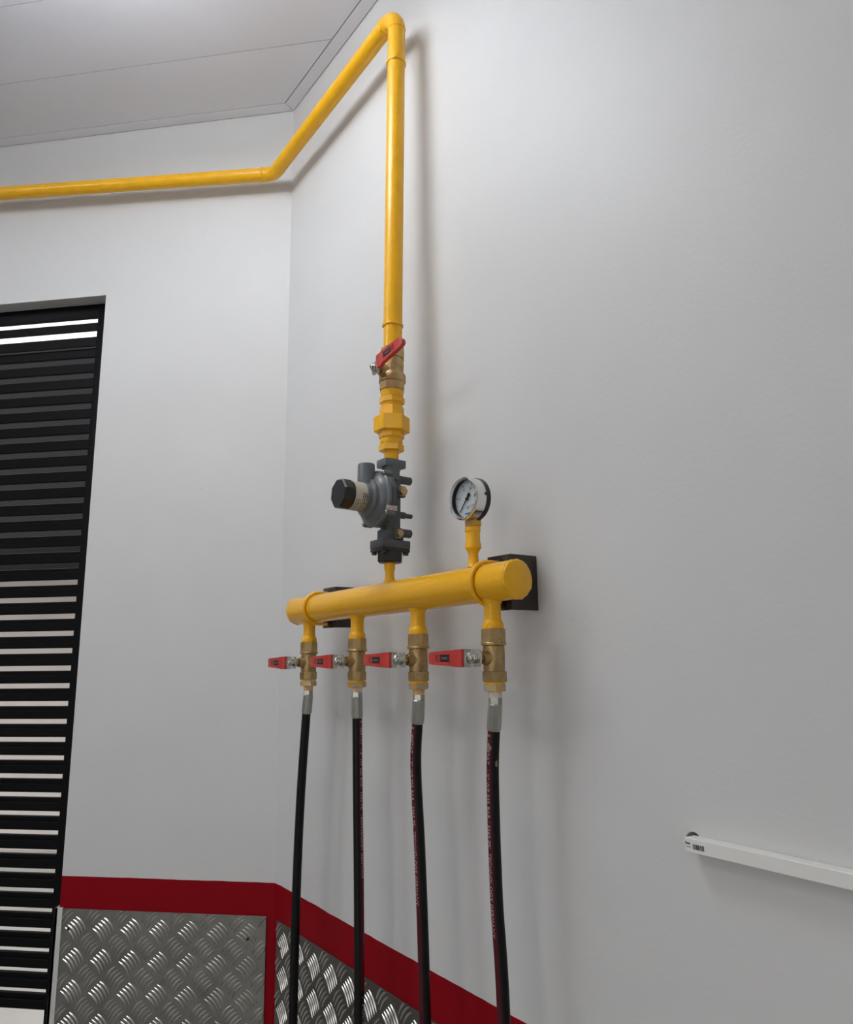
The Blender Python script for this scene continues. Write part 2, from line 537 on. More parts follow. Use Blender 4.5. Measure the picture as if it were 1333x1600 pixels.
# ================================================================== WALL CLADDING
def bar_mesh(L=0.037, W=0.0046, H=0.0021, bow=0.0035):
    """one raised tread bar: a slim curved lens with a rounded crest"""
    n = 6
    lft, rgt, top = [], [], []
    for i in range(n+1):
        u = i/n
        x = (u-0.5)*L
        w = W/2*math.sin(PI*(0.06+0.88*u))**0.6
        y = bow*(1-(2*u-1)**2) - bow*0.5
        lft.append((x, y-w, 0)); rgt.append((x, y+w, 0)); top.append((x, y, H*math.sin(PI*(0.1+0.8*u))**0.5))
    return lft, rgt, top
def tread(bm, width, z0, z1, flip=1):
    """five-bar tread pattern over x in 0..width, z in z0..z1 (front faces local -y)"""
    lft, rgt, top = bar_mesh()
    px, pz = 0.0685, 0.0655
    nx, nz = int(width/px)+3, int((z1-z0)/pz)+3
    for i in range(-1, nx):
        for j in range(-1, nz):
            for kind in (0, 1):
                cx = i*px + (px/2 if kind else 0) + 0.035
                cz = z1 - 0.040 - j*pz - (pz/2 if kind else 0)
                ang = (-PI/4 if kind == 0 else PI/4)*1.06
                for k in range(5):
                    o = (k-2)*0.0087
                    ox, oz = -math.sin(ang)*o, math.cos(ang)*o
                    def P(p):
                        return (cx+ox+p[0]*math.cos(ang)-p[1]*math.sin(ang), -p[2], cz+oz+p[0]*math.sin(ang)+p[1]*math.cos(ang))
                    pts = [P(p) for p in lft] + [P(p) for p in rgt]
                    if min(p[0] for p in pts) < 0.001 or max(p[0] for p in pts) > width-0.001: 
                        # bars cut by the sheet's edge keep only if their middle is inside
                        if not (0.004 < cx+ox < width-0.004): continue
                    if not (z0+0.004 < cz+oz < z1-0.004): continue
                    def Q(p):
                        q = P(p); return (min(max(q[0], 0.0005), width-0.0005), q[1], min(max(q[2], z0+0.0005), z1-0.0005))
                    a = [bm.verts.new(Q(p)) for p in lft]; b = [bm.verts.new(Q(p)) for p in top]; c = [bm.verts.new(Q(p)) for p in rgt]
                    for q in range(len(a)-1):
                        bm.faces.new([a[q], a[q+1], b[q+1], b[q]])
                        bm.faces.new([b[q], b[q+1], c[q+1], c[q]])
def plate(label, loc, rz, width, z0, z1, screws):
    t = thing('tread_plate', label, 'wall panel', loc, (0, 0, rz), 'tread plate wall panels')
    bm = NB(); box(bm, (0, -0.003, z0), (width, -0.0003, z1), 0.0004, seg=1)
    obj('sheet', bm, M['tread'], t, smooth=False)
    bm = NB(); tread(bm, width, z0, z1)
    for v in bm.verts: v.co.y -= 0.0029
    o = obj('raised_tread', bm, M['tread_bar'], t, angle=80)
    o['kind'] = 'stuff'
    for sx, sz in screws:
        bm = NB(); lathe(bm, [(0.0034, 0.003), (0.0034, 0.0046), (0.002, 0.0056)], 10, T(sx, 0, sz) @ AX_NY)
        obj('screw', bm, M['bracket'], t)
    return t
# left wall sheet: t .0166 .. .503   (local x = -t)
w_ = 0.503-0.0166
plate('tread plate panel between the slatted door and the room corner', Vector((-S2, S2, 0))*0.503, -PI/4, w_, 0.10, 0.8845,
      [(0.017, 0.842), (w_-0.042, 0.838)])
# right wall sheet: local x -> world -y ; front (local -y) -> world -x
plate('tread plate panel on the manifold wall behind the hoses', (0, -0.019, 0), -PI/2, 1.22, 0.10, 0.8830, [(0.022, 0.832)])
bm = NB()
box(bm, (-0.5225, -0.0045, 0.10), (-0.5035, -0.0003, 0.8865), 0.0006, seg=1)
box(bm, (-0.5225, -0.0045, 0.10), (-T0-0.0006-0.0003, 0.036, 0.8865), 0.0006, seg=1)
o = obj('edge_angle', bm, M['alu'], smooth=False)
o.rotation_euler = ROT_L
tag(o, 'plain pale metal edging angle beside the slatted door', 'edging')

# ================================================================== GAS SUPPLY PIPE
RP = 0.0173
def A(z):     # axis of the vertical drop: it leans very slightly towards the wall
    return Vector((-0.08+0.0203*(z-1.567), -0.5815+0.00132*(z-1.567), z))
TILT = (0, math.atan(0.0203), 0)
def arc(p, d_in, d_out, R, n=10):
    """bend at corner p between travel directions"""
    d_in, d_out = d_in.normalized(), d_out.normalized()
    th = d_in.angle(d_out)
    L = R*math.tan(th/2)
    a, b = p-d_in*L, p+d_out*L
    nrm = (d_out - d_in*d_out.dot(d_in)).normalized()
    c = a + nrm*R
    out = []
    for i in range(n+1):
        f = th*i/n
        out.append(c - nrm*R*math.cos(f) + d_in*R*math.sin(f))
    return out
pc = Vector((-0.055, -0.0060, 2.6835))                                       # corner bend
pl = Vector((-S2, S2, 0))*0.98 + Vector((-S2, -S2, 0))*0.05; pl.z = 2.7185   # run leaves the picture
pt = A(2.7045)                                                               # top bend
pb = A(1.9800)
base = Vector(A(1.98))
gp = thing('gas_supply_pipe', 'yellow gas pipe running under the ceiling and dropping to the top valve', 'pipe', base)
def loc_(pts): return [p-base for p in pts]
d1 = (pc-pl).normalized(); d2 = (pt-pc).normalized(); d3 = (pb-pt).normalized()
e1 = arc(pc, d1, d2, 0.045)
e2 = arc(pt, d2, d3, 0.040, 14)
def straight(a, b, n=12): return [a+(b-a)*(i/n) for i in range(n+1)]
bm = NB(); tube(bm, loc_(straight(pl - d1*0.9, e1[0]-d1*0.010)), RP, 24); obj('pipe_run', bm, M['yellow'], gp)
bm = NB(); tube(bm, loc_([e1[0]-d1*0.010]+e1+[e1[-1]+d2*0.012]), RP, 24); obj('elbow', bm, M['yellow'], gp)
bm = NB(); tube(bm, loc_(straight(e1[-1]+d2*0.012, e2[0])), RP, 24); obj('pipe_run', bm, M['yellow'], gp)
ring_z = 2.5860
bm = NB(); tube(bm, loc_(e2), RP*1.04, 24); obj('elbow', bm, M['yellow'], gp)
bm = NB(); tube(bm, loc_(straight(e2[-1], A(ring_z))), RP, 24); obj('pipe_run', bm, M['yellow'], gp)
bm = NB(); tube(bm, loc_(straight(A(ring_z), A(2.030))), RP, 24); obj('pipe_run', bm, M['yellow'], gp)
bm = NB(); tube(bm, loc_(straight(A(2.030), pb)), RP*0.985, 24); obj('pipe_end', bm, M['yellow'], gp)
def bead(p, d, r, w, parent, off, m_, n=28, amp=0.0007, tilt=0.0):
    """uneven ring of weld metal around a pipe"""
    d = Vector(d).normalized()
    q = d.to_track_quat('Z', 'Y').to_matrix().to_4x4()
    bm = NB()
    rings = []
    for i in range(n):
        a = 2*PI*i/n
        rr = r + random.uniform(-amp, amp)
        dz = random.uniform(-amp, amp)*1.6 + tilt*math.cos(a)
        ww = w*random.uniform(0.75, 1.2)
        rings.append([bm.verts.new(q @ Vector(((rr+ww*0.75*math.cos(b))*math.cos(a), (rr+ww*0.75*math.cos(b))*math.sin(a), dz+ww*math.sin(b))) + (p-off))
                      for b in [2*PI*j/8 for j in range(8)]])
    for i in range(n):
        A_, B_ = rings[i], rings[(i+1) % n]
        for j in range(8):
            bm.faces.new([A_[j], A_[(j+1) % 8], B_[(j+1) % 8], B_[j]])
    return obj('weld_bead', bm, m_, parent, angle=80)
Y = M['yellow']
bead(e1[0]-d1*0.010, d1, RP, 0.0026, gp, base, Y)
bead(e1[-1]+d2*0.012, d2, RP, 0.0012, gp, base, Y)
bead(e2[0], d2, RP, 0.0027, gp, base, Y)
bead(e2[-1], d3, RP, 0.0014, gp, base, Y)
bead(A(ring_z), d3, RP, 0.0031, gp, base, Y, tilt=0.001)
bead(A(2.030), d3, RP, 0.0029, gp, base, Y)

# ================================================================== BALL VALVES
def lever(parent, x0, ang, flip=1, s=1.0, z=0.0):
    """stamped lever with red grip; swings in the plane facing the room. +v runs along +y*flip, tilted up by ang"""
    R_ = T(0, 0, z) @ RX(ang if flip > 0 else -ang)
    def V(v, w, x): return R_ @ Vector((x, v*flip*s, w*s))
    def slab(bm, rows, th):
        """rows: (v, halfwidth, x) front plane positions; extruded back by th (towards +x)"""
        f = [[bm.verts.new(V(v, w, x)) for w in (-hw, hw)] for v, hw, x in rows]
        b = [[bm.verts.new(V(v, w, x+th)) for w in (-hw, hw)] for v, hw, x in rows]
        for i in range(len(rows)-1):
            bm.faces.new([f[i][0], f[i][1], f[i+1][1], f[i+1][0]])
            bm.faces.new([b[i][0], b[i+1][0], b[i+1][1], b[i][1]])
            for k in (0, 1):
                bm.faces.new([f[i][k], f[i+1][k], b[i+1][k], b[i][k]])
        bm.faces.new([f[0][0], b[0][0], b[0][1], f[0][1]])
        bm.faces.new([f[-1][0], f[-1][1], b[-1][1], b[-1][0]])
    lv = NB()
    slab(lv, [(-0.0115, 0.0075, x0), (-0.0085, 0.0112, x0), (0.0085, 0.0118, x0), (0.0112, 0.0120, x0-0.0060), (0.022, 0.0112, x0-0.0065)], 0.0026)
    lo = obj('lever', lv, M['stainless'], parent, smooth=False)
    g = NB()
    xg = x0-0.0088
    slab(g, [(0.0165, 0.0098, xg+0.0012), (0.0172, 0.0120, xg), (0.030, 0.0118, xg), (0.0335, 0.0112, xg-0.0020), (0.055, 0.0101, xg-0.0020),
             (0.080, 0.0090, xg-0.0020), (0.088, 0.0082, xg-0.0014), (0.0915, 0.0060, xg-0.0004), (0.0928, 0.0030, xg+0.0006)], 0.0074)
    bmesh.ops.bevel(g, geom=[e for e in g.edges if e.calc_face_angle(0) > 0.9], offset=0.0011, segments=2, profile=0.5, affect='EDGES')
    gr = obj('grip', g, M['red_vinyl'], lo, angle=50)
    xs = xg-0.0020-0.0003
    def pr(v0, v1, w0, w1, name, m_, lift=0.0):
        b = NB(); 
        p = [V(v, w, x) for x in (xs-lift, xs-lift+0.0005) for v in (v0, v1) for w in (w0, w1)]
        q = [b.verts.new(c) for c in p]
        for f in [(0, 1, 3, 2), (4, 6, 7, 5), (0, 4, 5, 1), (2, 3, 7, 6), (0, 2, 6, 4), (1, 5, 7, 3)]:
            b.faces.new([q[i] for i in f])
        return b
    # black name patch, thin outline box and the small illegible line of print beside it
    obj('name_patch', pr(0.0425, 0.0615, -0.0048, 0.0048, '', None), M['black_print'], lo, smooth=False)
    fr = pr(0.0440, 0.0720, 0.0040, 0.0046, '', None)
    for a in ((0.0440, 0.0720, -0.0046, -0.0040), (0.0712, 0.0720, -0.0046, 0.0046), (0.0630, 0.0700, 0.0012, 0.0018), (0.0630, 0.0700, -0.0018, -0.0012)):
        extra = pr(*a, '', None)
        me_ = bpy.data.meshes.new('x'); extra.to_mesh(me_); extra.free(); fr.from_mesh(me_); bpy.data.meshes.remove(me_)
    for k in range(6):
        w = -0.0062 + k*0.0022
        extra = pr(0.0402, 0.0414, w, w+0.0015, '', None)
        me_ = bpy.data.meshes.new('x'); extra.to_mesh(me_); extra.free(); fr.from_mesh(me_); bpy.data.meshes.remove(me_)
    obj('outline_print', fr, M['black_print'], lo, smooth=False)
    wr = NB()
    first = True
    for k in range(6):
        v = 0.0462 + k*0.0022
        extra = pr(v, v+0.0014, -0.0014, 0.0016, '', None, 0.0002)
        me_ = bpy.data.meshes.new('x'); extra.to_mesh(me_); extra.free(); wr.from_mesh(me_); bpy.data.meshes.remove(me_)
    obj('faint_print', wr, M['grey_print'], lo, smooth=False)
    # lock nut and stem end
    b = NB(); prism(b, 6, 0.0072*s, 0.0002, 0.0062, T(x0, 0, z) @ AX_NX, 0.3, 0.0008)
    obj('lock_nut', b, M['stainless'], lo, smooth=False)
    b = NB(); lathe(b, [(0.0038*s, 0.006), (0.0038*s, 0.0092), (0.0028*s, 0.0100)], 14, T(x0, 0, z) @ AX_NX)
    obj('stem_end', b, M['stainless'], lo)
    return lo

def small_valve(label, x, y, zc):
    """brass ball valve; origin at the foot of its lower socket"""
    z0 = zc-0.0322
    t = thing('ball_valve', label, 'valve', (x, y, z0), group='ball valves under the manifold')
    k = 0.0322                      # stem height above the foot
    b = NB(); lathe(b, [(0.0140, 0.012), (0.0146, 0.0155), (0.0150, 0.024), (0.0152, 0.034), (0.0149, 0.044), (0.0146, 0.0485), (0.0140, 0.050)], 28)
    obj('body', b, M['brass'], t)
    b = NB(); prism(b, 8, 0.0172, 0.0, 0.0142, rot=PI/8+0.2, ch=0.0009); obj('lower_socket', b, M['brass'], t, smooth=False)
    b = NB(); prism(b, 8, 0.0172, 0.0525, 0.0714, rot=PI/8+0.2, ch=0.0009); obj('upper_socket', b, M['brass'], t, smooth=False)
    b = NB(); lathe(b, [(0.0160, 0.0485), (0.0178, 0.0496), (0.0178, 0.0522), (0.0168, 0.0532)], 28); obj('collar', b, M['brass'], t)
    b = NB(); lathe(b, [(0.0112, 0.008), (0.0100, 0.0165), (0.0088, 0.0195), (0.0084, 0.0225)], 22, T(0, 0, k) @ AX_NX); obj('stem_boss', b, M['brass'], t)
    b = NB(); prism(b, 6, 0.0064, 0.0225, 0.0300, T(0, 0, k) @ AX_NX, 0.2, 0.0006); obj('packing_nut', b, M['brass'], t, smooth=False)
    b = NB(); lathe(b, [(0.0042, 0.028), (0.0042, 0.036)], 14, T(0, 0, k) @ AX_NX); obj('stem', b, M['stainless'], t)
    lever(t, -0.0345, 0.0, 1, 1.0, k)
    return t

# ------------------------------------------------------------------ manifold geometry
def MZ(y): return 1.5319 - 0.01474*y            # height of the header axis (almost level)
YN, YF = -0.8867, -0.2489
RM = 0.0268
BR = [-0.2955, -0.4775, -0.6612, -0.8380]

# top valve on the drop
def top_valve():
    zf = 1.9053
    t = thing('ball_valve', 'larger brass ball valve with red lever at the foot of the yellow drop pipe', 'valve', A(zf), TILT)
    L = lambda z: z-zf
    b = NB(); prism(b, 8, 0.0232, L(1.9053), L(1.9209), rot=PI/8+0.15, ch=0.0012); obj('lower_socket', b, M['brass'], t, smooth=False)
    b = NB(); lathe(b, [(0.0225, L(1.9205)), (0.0240, L(1.9218)), (0.0240, L(1.9340)), (0.0226, L(1.9365))], 32); obj('collar', b, M['brass'], t)
    b = NB(); lathe(b, [(0.0205, L(1.935)), (0.0198, L(1.942)), (0.0204, L(1.952)), (0.0198, L(1.962)), (0.0192, L(1.9665))], 32); obj('body', b, M['brass'], t)
    b = NB(); prism(b, 8, 0.0222, L(1.9658), L(1.9855), rot=PI/8+0.15, ch=0.0012); obj('upper_socket', b, M['brass'], t, smooth=False)
    zs_ = L(1.9405)
    b = NB(); lathe(b, [(0.0135, 0.010), (0.0125, 0.021), (0.0105, 0.0240), (0.0100, 0.0265)], 22, T(0, 0, zs_) @ AX_NX); obj('stem_boss', b, M['brass'], t)
    b = NB(); prism(b, 6, 0.0074, 0.0262, 0.0320, T(0, 0, zs_) @ AX_NX, 0.2, 0.0006); obj('packing_nut', b, M['brass'], t, smooth=False)
    b = NB(); lathe(b, [(0.0046, 0.030), (0.0046, 0.038)], 14, T(0, 0, zs_) @ AX_NX); obj('stem', b, M['stainless'], t)
    lever(t, -0.0360, 0.14, -1, 1.02, zs_+0.0015)
    return t
top_valve()

# ================================================================== UNION
def union():
    zf = 1.7785
    t = thing('pipe_union', 'yellow painted union with big hexagon nut above the regulator', 'pipe fitting', A(zf), TILT)
    L = lambda z: z-zf
    def c(name, rows, n=28):
        b = NB(); lathe(b, [(r, L(z)) for r, z in rows], n); obj(name, b, Y, t)
    def h(name, n, r, z0, z1, rot, ch=0.0012):
        b = NB(); prism(b, n, r, L(z0), L(z1), rot=rot, ch=ch); obj(name, b, Y, t, smooth=False)
    c('small_nipple', [(0.0118, 1.7785), (0.0130, 1.7800), (0.0130, 1.7885), (0.0124, 1.7892), (0.0128, 1.7930), (0.0128, 1.7950)])
    h('bushing_hexagon', 6, 0.0222, 1.7945, 1.8060, 0.45)
    c('lower_nipple', [(0.0185, 1.8055), (0.0198, 1.8075), (0.0200, 1.8160), (0.0190, 1.8180)])
    h('lower_body', 8, 0.0226, 1.8165, 1.8310, 0.2, 0.0025)
    h('union_nut', 6, 0.0318, 1.8285, 1.8570, 0.52, 0.0020)
    h('upper_body', 8, 0.0216, 1.8565, 1.8755, 0.25, 0.0012)
    c('upper_nipple', [(0.0182, 1.8745), (0.0186, 1.8765), (0.0186, 1.8825)])
    h('ring_hexagon', 8, 0.0226, 1.8815, 1.8930, 0.2, 0.0016)
    c('top_nipple', [(0.0185, 1.8925), (0.0200, 1.8950), (0.0204, 1.9010), (0.0206, 1.9050)])
union()

# ================================================================== REGULATOR
def regulator():
    zf = 1.5988
    t = thing('gas_regulator', 'slate grey gas pressure regulator with black cap and paper label', 'regulator', A(zf), TILT)
    L = lambda z: z-zf
    G, D = M['reg_grey'], M['reg_dark']
    b = NB(); box(b, (-0.0210, -0.0150, L(1.7640)), (0.0210, 0.0150, L(1.7780)), 0.0012); obj('inlet_flange', b, G, t)
    b = NB(); lathe(b, [(0.0155, L(1.7420)), (0.0150, L(1.7560)), (0.0165, L(1.7645))], 24); obj('neck', b, G, t)
    # casting column with a shoulder at foot
    b = NB()
    box(b, (-0.0140, -0.0130, L(1.6450)), (0.0135, 0.0130, L(1.7520)), 0.004, seg=3)
    box(b, (-0.0230, -0.0105, L(1.6600)), (-0.0120, 0.0105, L(1.7500)), 0.003)
    box(b, (-0.0180, -0.0160, L(1.6340)), (0.0185, 0.0160, L(1.6560)), 0.004, seg=3)
    obj('body_casting', b, D, t)
    zc = L(1.7055)
    mx = T(0, 0, zc) @ AX_NX
    b = NB(); lathe(b, [(0.018, 0.010), (0.030, 0.0150), (0.0440, 0.0180), (0.0480, 0.0195), (0.0480, 0.0262), (0.0470, 0.0270)], 48, mx); obj('rear_cover', b, D, t)
    b = NB(); lathe(b, [(0.0455, 0.0268), (0.0455, 0.0282)], 48, mx); obj('diaphragm_edge', b, M['black_plastic'], t)
    b = NB(); lathe(b, [(0.0470, 0.0280), (0.0482, 0.0288), (0.0482, 0.0340), (0.0470, 0.0352), (0.0440, 0.0362), (0.0415, 0.0400), (0.0370, 0.0440), (0.0335, 0.0455),
                        (0.0325, 0.0505), (0.0300, 0.0520), (0.0262, 0.0530), (0.0250, 0.0580), (0.0245, 0.0600)], 48, mx)
    bonnet = obj('bonnet', b, G, t)
    b = NB(); lathe(b, [(0.0242, 0.0590), (0.0238, 0.0880)], 40, mx); obj('spring_tower', b, G, t)
    # rim lugs with screws
    for i, a in enumerate((0.94, 2.50, 4.08, 5.65)):
        p = mx @ Vector((0.0495*math.cos(a), 0.0495*math.sin(a), 0))
        l = NB(); lathe(l, [(0.0050, 0.0195), (0.0050, 0.0345)], 14, T(0, p.y, p.z) @ AX_NX)
        lug = obj('rim_lug', l, G, t)
        s_ = NB(); lathe(s_, [(0.0034, 0.0345), (0.0034, 0.0368), (0.0026, 0.0376)], 12, T(0, p.y, p.z) @ AX_NX); obj('rim_screw', s_, M['zinc'], lug)
    # paper label wrapped on the spring tower, with rows of illegible print
    def wrap(a, l, r): return Vector((-l, r*math.cos(a), zc + r*math.sin(a)))
    b = NB()
    n = 36
    a0, a1 = math.radians(95), math.radians(325)
    ra = [[b.verts.new(wrap(a0+(a1-a0)*i/n, l, 0.02435)) for l in (0.0595, 0.0835)] for i in range(n+1)]
    for i in range(n): b.faces.new([ra[i][0], ra[i+1][0], ra[i+1][1], ra[i][1]])
    lab = obj('paper_label', b, M['sticker'], t)
    b = NB()
    rnd = random.Random(7)
    for k in range(6):
        l = 0.0608 + k*0.0037
        a = math.radians(178 if k < 3 else 205)
        while a < math.radians(318):
            da = math.radians(rnd.uniform(3, 11))
            if k == 3: da *= 0.5
            th = 0.0022 if k in (0, 1) else 0.0017
            m_ = 4
            q = [[b.verts.new(wrap(a+da*i/m_, ll, 0.02447)) for ll in (l, l+th)] for i in range(m_+1)]
            for i in range(m_): b.faces.new([q[i][0], q[i+1][0], q[i+1][1], q[i][1]])
            a += da + math.radians(rnd.uniform(1.5, 4))
    obj('label_print', b, M['black_print'], lab)
    b = NB(); lathe(b, [(0.0235, 0.0835), (0.0244, 0.0840), (0.0244, 0.0880)], 36, mx); obj('cap_collar', b, M['black_plastic'], t)
    b = NB(); lathe(b, [(0.0252, 0.0868), (0.0258, 0.0880), (0.0258, 0.1010), (0.0236, 0.1040)], 8, mx @ RZ(0.25)); obj('adjuster_cap', b, M['black_plastic'], t, smooth=False)
    # vent chimney
    b = NB(); lathe(b, [(0.0150, L(1.7200)), (0.0146, L(1.7610)), (0.0138, L(1.7630)), (0.0112, L(1.7632)), (0.0108, L(1.7520))], 30, T(-0.0505, 0.0, 0)); obj('vent_chimney', b, G, t)
    # bosses towards the wall
    for z, r, l in ((1.7455, 0.0072, 0.0385), (1.6520, 0.0074, 0.0395)):
        b = NB(); lathe(b, [(r, 0.008), (r, l-0.0015), (r-0.0015, l)], 20, T(0, -0.004, L(z)) @ AX_PX); obj('rear_boss', b, D, t)
    b = NB(); lathe(b, [(0.0062, 0.008), (0.0060, 0.026), (0.0042, 0.0275), (0.0042, 0.0405), (0.0032, 0.0415)], 18, T(0, -0.004, L(1.6830)) @ AX_PX); obj('rear_boss', b, D, t)
    # test plugs on the near side
    for x, z, r in ((0.0110, 1.7215, 0.0078), (0.0050, 1.6475, 0.0066)):
        b = NB(); box(b, (x-0.0100, -0.0190, L(z)-0.0105), (x+0.0085, -0.0100, L(z)+0.0105), 0.003); pb_ = obj('plug_boss', b, D, t)
        b = NB(); lathe(b, [(r*1.12, 0.0188), (r*1.12, 0.0200)], 20, T(x, 0, L(z)) @ AX_NY); obj('washer', b, M['zinc'], pb_)
        b = NB(); prism(b, 6, r, 0.0200, 0.0250, T(x, 0, L(z)) @ AX_NY, 0.2, 0.0008); obj('test_plug', b, M['brass'], pb_, smooth=False)
    # small pale seal tag bridging the rim
    b = NB(); box(b, (-0.0370, -0.0462, L(1.6790)), (-0.0170, -0.0425, L(1.6875)), 0.0008); obj('seal_tag', b, mat('pinkish_seal_tag', (0.55, 0.46, 0.42), 0.6, var=0.25, vscale=150), t)
    # outlet
    b = NB(); box(b, (-0.0285, -0.0200, L(1.6225)), (0.0285, 0.0200, L(1.6365)), 0.0015); obj('outlet_flange', b, D, t)
    b = NB(); box(b, (-0.0280, -0.0195, L(1.6165)), (0.0280, 0.0195, L(1.6225)), 0.0015); obj('flange_plate', b, M['black_plastic'], t)
    for sx in (-1, 1):
        for sy in (-1, 1):
            b = NB(); prism(b, 6, 0.0046, L(1.6120), L(1.6168), T(sx*0.0225, sy*0.0145, 0), 0.3, 0.0006)
            nb = obj('flange_bolt', b, M['black_plastic'], t, smooth=False)
    b = NB(); lathe(b, [(0.0195, L(1.5990)), (0.0215, L(1.6010)), (0.0218, L(1.6170))], 8, RZ(PI/8+0.1)); obj('outlet_socket', b, M['black_plastic'], t, smooth=False)
regulator()

# ================================================================== MANIFOLD
def manifold():
    base = Vector((-0.08, (YN+YF)/2, MZ((YN+YF)/2)))
    t = thing('gas_manifold', 'thick yellow header pipe with four outlets held by two clamps', 'manifold', base)
    d = Vector((0, YF-YN, MZ(YF)-MZ(YN))).normalized()
    pn, pf = Vector((-0.08, YN, MZ(YN)))-base, Vector((-0.08, YF, MZ(YF)))-base
    b = NB(); tube(b, straight(pn, pf, 40), RM, 40, cap=False); obj('header_pipe', b, M['yellow_dusty'], t)
    # end caps: flame-cut discs, a little irregular
    for p, dd, nm in ((pn, -d, 'end_cap'), (pf, d, 'end_cap')):
        q = dd.to_track_quat('Z', 'Y').to_matrix().to_4x4()
        b = NB()
        n = 14
        rs = [RM*random.uniform(0.985, 1.04) for _ in range(n)]
        rows = [(0.96, -0.001), (1.0, 0.001), (0.985, 0.0042), (0.93, 0.0055)]
        rings = [[b.verts.new(p + q @ Vector((rs[i]*f*math.cos(2*PI*i/n), rs[i]*f*math.sin(2*PI*i/n), z))) for i in range(n)] for f, z in rows]
        for a_, b_ in zip(rings, rings[1:]):
            for i in range(n): b.faces.new([a_[i], a_[(i+1) % n], b_[(i+1) % n], b_[i]])
        b.faces.new(rings[-1]); b.faces.new(list(reversed(rings[0])))
        obj(nm, b, Y, t, angle=50)
        bead(p + dd*0.0008, dd, RM*0.985, 0.0018, t, Vector((0, 0, 0)), Y, n=30)
    # outlets
    for y in BR:
        zc = MZ(y)
        top, bot = zc-RM*0.85, zc-0.0632
        b = NB()
        lathe(b, [(0.0119, bot+0.0100), (0.0117, bot+0.018), (0.0117, zc-RM-0.004), (0.0128, zc-RM-0.001), (0.0150, zc-RM+0.0028), (0.0155, top)], 28, T(-0.08-base.x, y-base.y, -base.z)); o = obj('outlet_pipe', b, Y, t)
        b = NB()
        lathe(b, [(0.0138, bot-0.0040), (0.0148, bot-0.0005), (0.0150, bot+0.0055), (0.0142, bot+0.0080), (0.0124, bot+0.0105), (0.0118, bot+0.0120)], 28, T(-0.08-base.x, y-base.y, -base.z))
        obj('outlet_socket', b, Y, o)
    # inlet under the regulator
    zi = MZ(-0.5815)
    b = NB(); lathe(b, [(0.0135, zi+RM*0.86), (0.0100, zi+RM+0.003), (0.0079, zi+RM+0.007), (0.0078, zi+RM+0.017), (0.0092, zi+RM+0.021), (0.0095, 1.5986)], 26, T(0, -0.5815-base.y, -base.z)); obj('inlet_pipe', b, Y, t)
    return t
manifold()

# valves, hoses
names = ['leftmost', 'second from left', 'third from left', 'rightmost']
vlab = ['leftmost of the four brass ball valves hanging under the yellow manifold',
        'second from left of the four brass ball valves under the yellow manifold',
        'third from left of the four brass ball valves under the yellow manifold',
        'rightmost of the four brass ball valves, under the gauge end of the manifold']
for y, l in zip(BR, vlab):
    small_valve(l, -0.08, y, MZ(y)-0.1027)

# ================================================================== HOSES
TXT = 'E 1400TAT  1/2" WP 225 BAR / 3262 PSI  TECHNOLOGY GERMANY'
RH = 0.0083
hoses = [  # (y offsets down the hose: z, x, y), stripe bearing in degrees seen from above (None: stripe turned to the wall)
    ('leftmost black hose, plain side showing, leaning towards the corner', [(1.333, -0.080, -0.2890), (1.176, -0.081, -0.2735), (1.003, -0.080, -0.2617), (0.785, -0.079, -0.2561), (0.50, -0.082, -0.262)], 45),
    ('second black hose from left with its red stripe on the right edge', [(1.342, -0.080, -0.4783), (1.206, -0.080, -0.4816), (1.056, -0.080, -0.4865), (0.868, -0.080, -0.4886), (0.52, -0.085, -0.492)], 292),
    ('third black hose from left with red printed stripe on its left edge', [(1.345, -0.080, -0.6573), (1.276, -0.080, -0.6519), (1.141, -0.080, -0.6609), (0.932, -0.081, -0.6700), (0.50, -0.085, -0.680)], 181),
    ('rightmost black hose with red stripe and yellow paint smears', [(1.346, -0.080, -0.8335), (1.280, -0.080, -0.8285), (1.137, -0.080, -0.8292), (0.991, -0.080, -0.8366), (0.52, -0.085, -0.850)], 176),
]
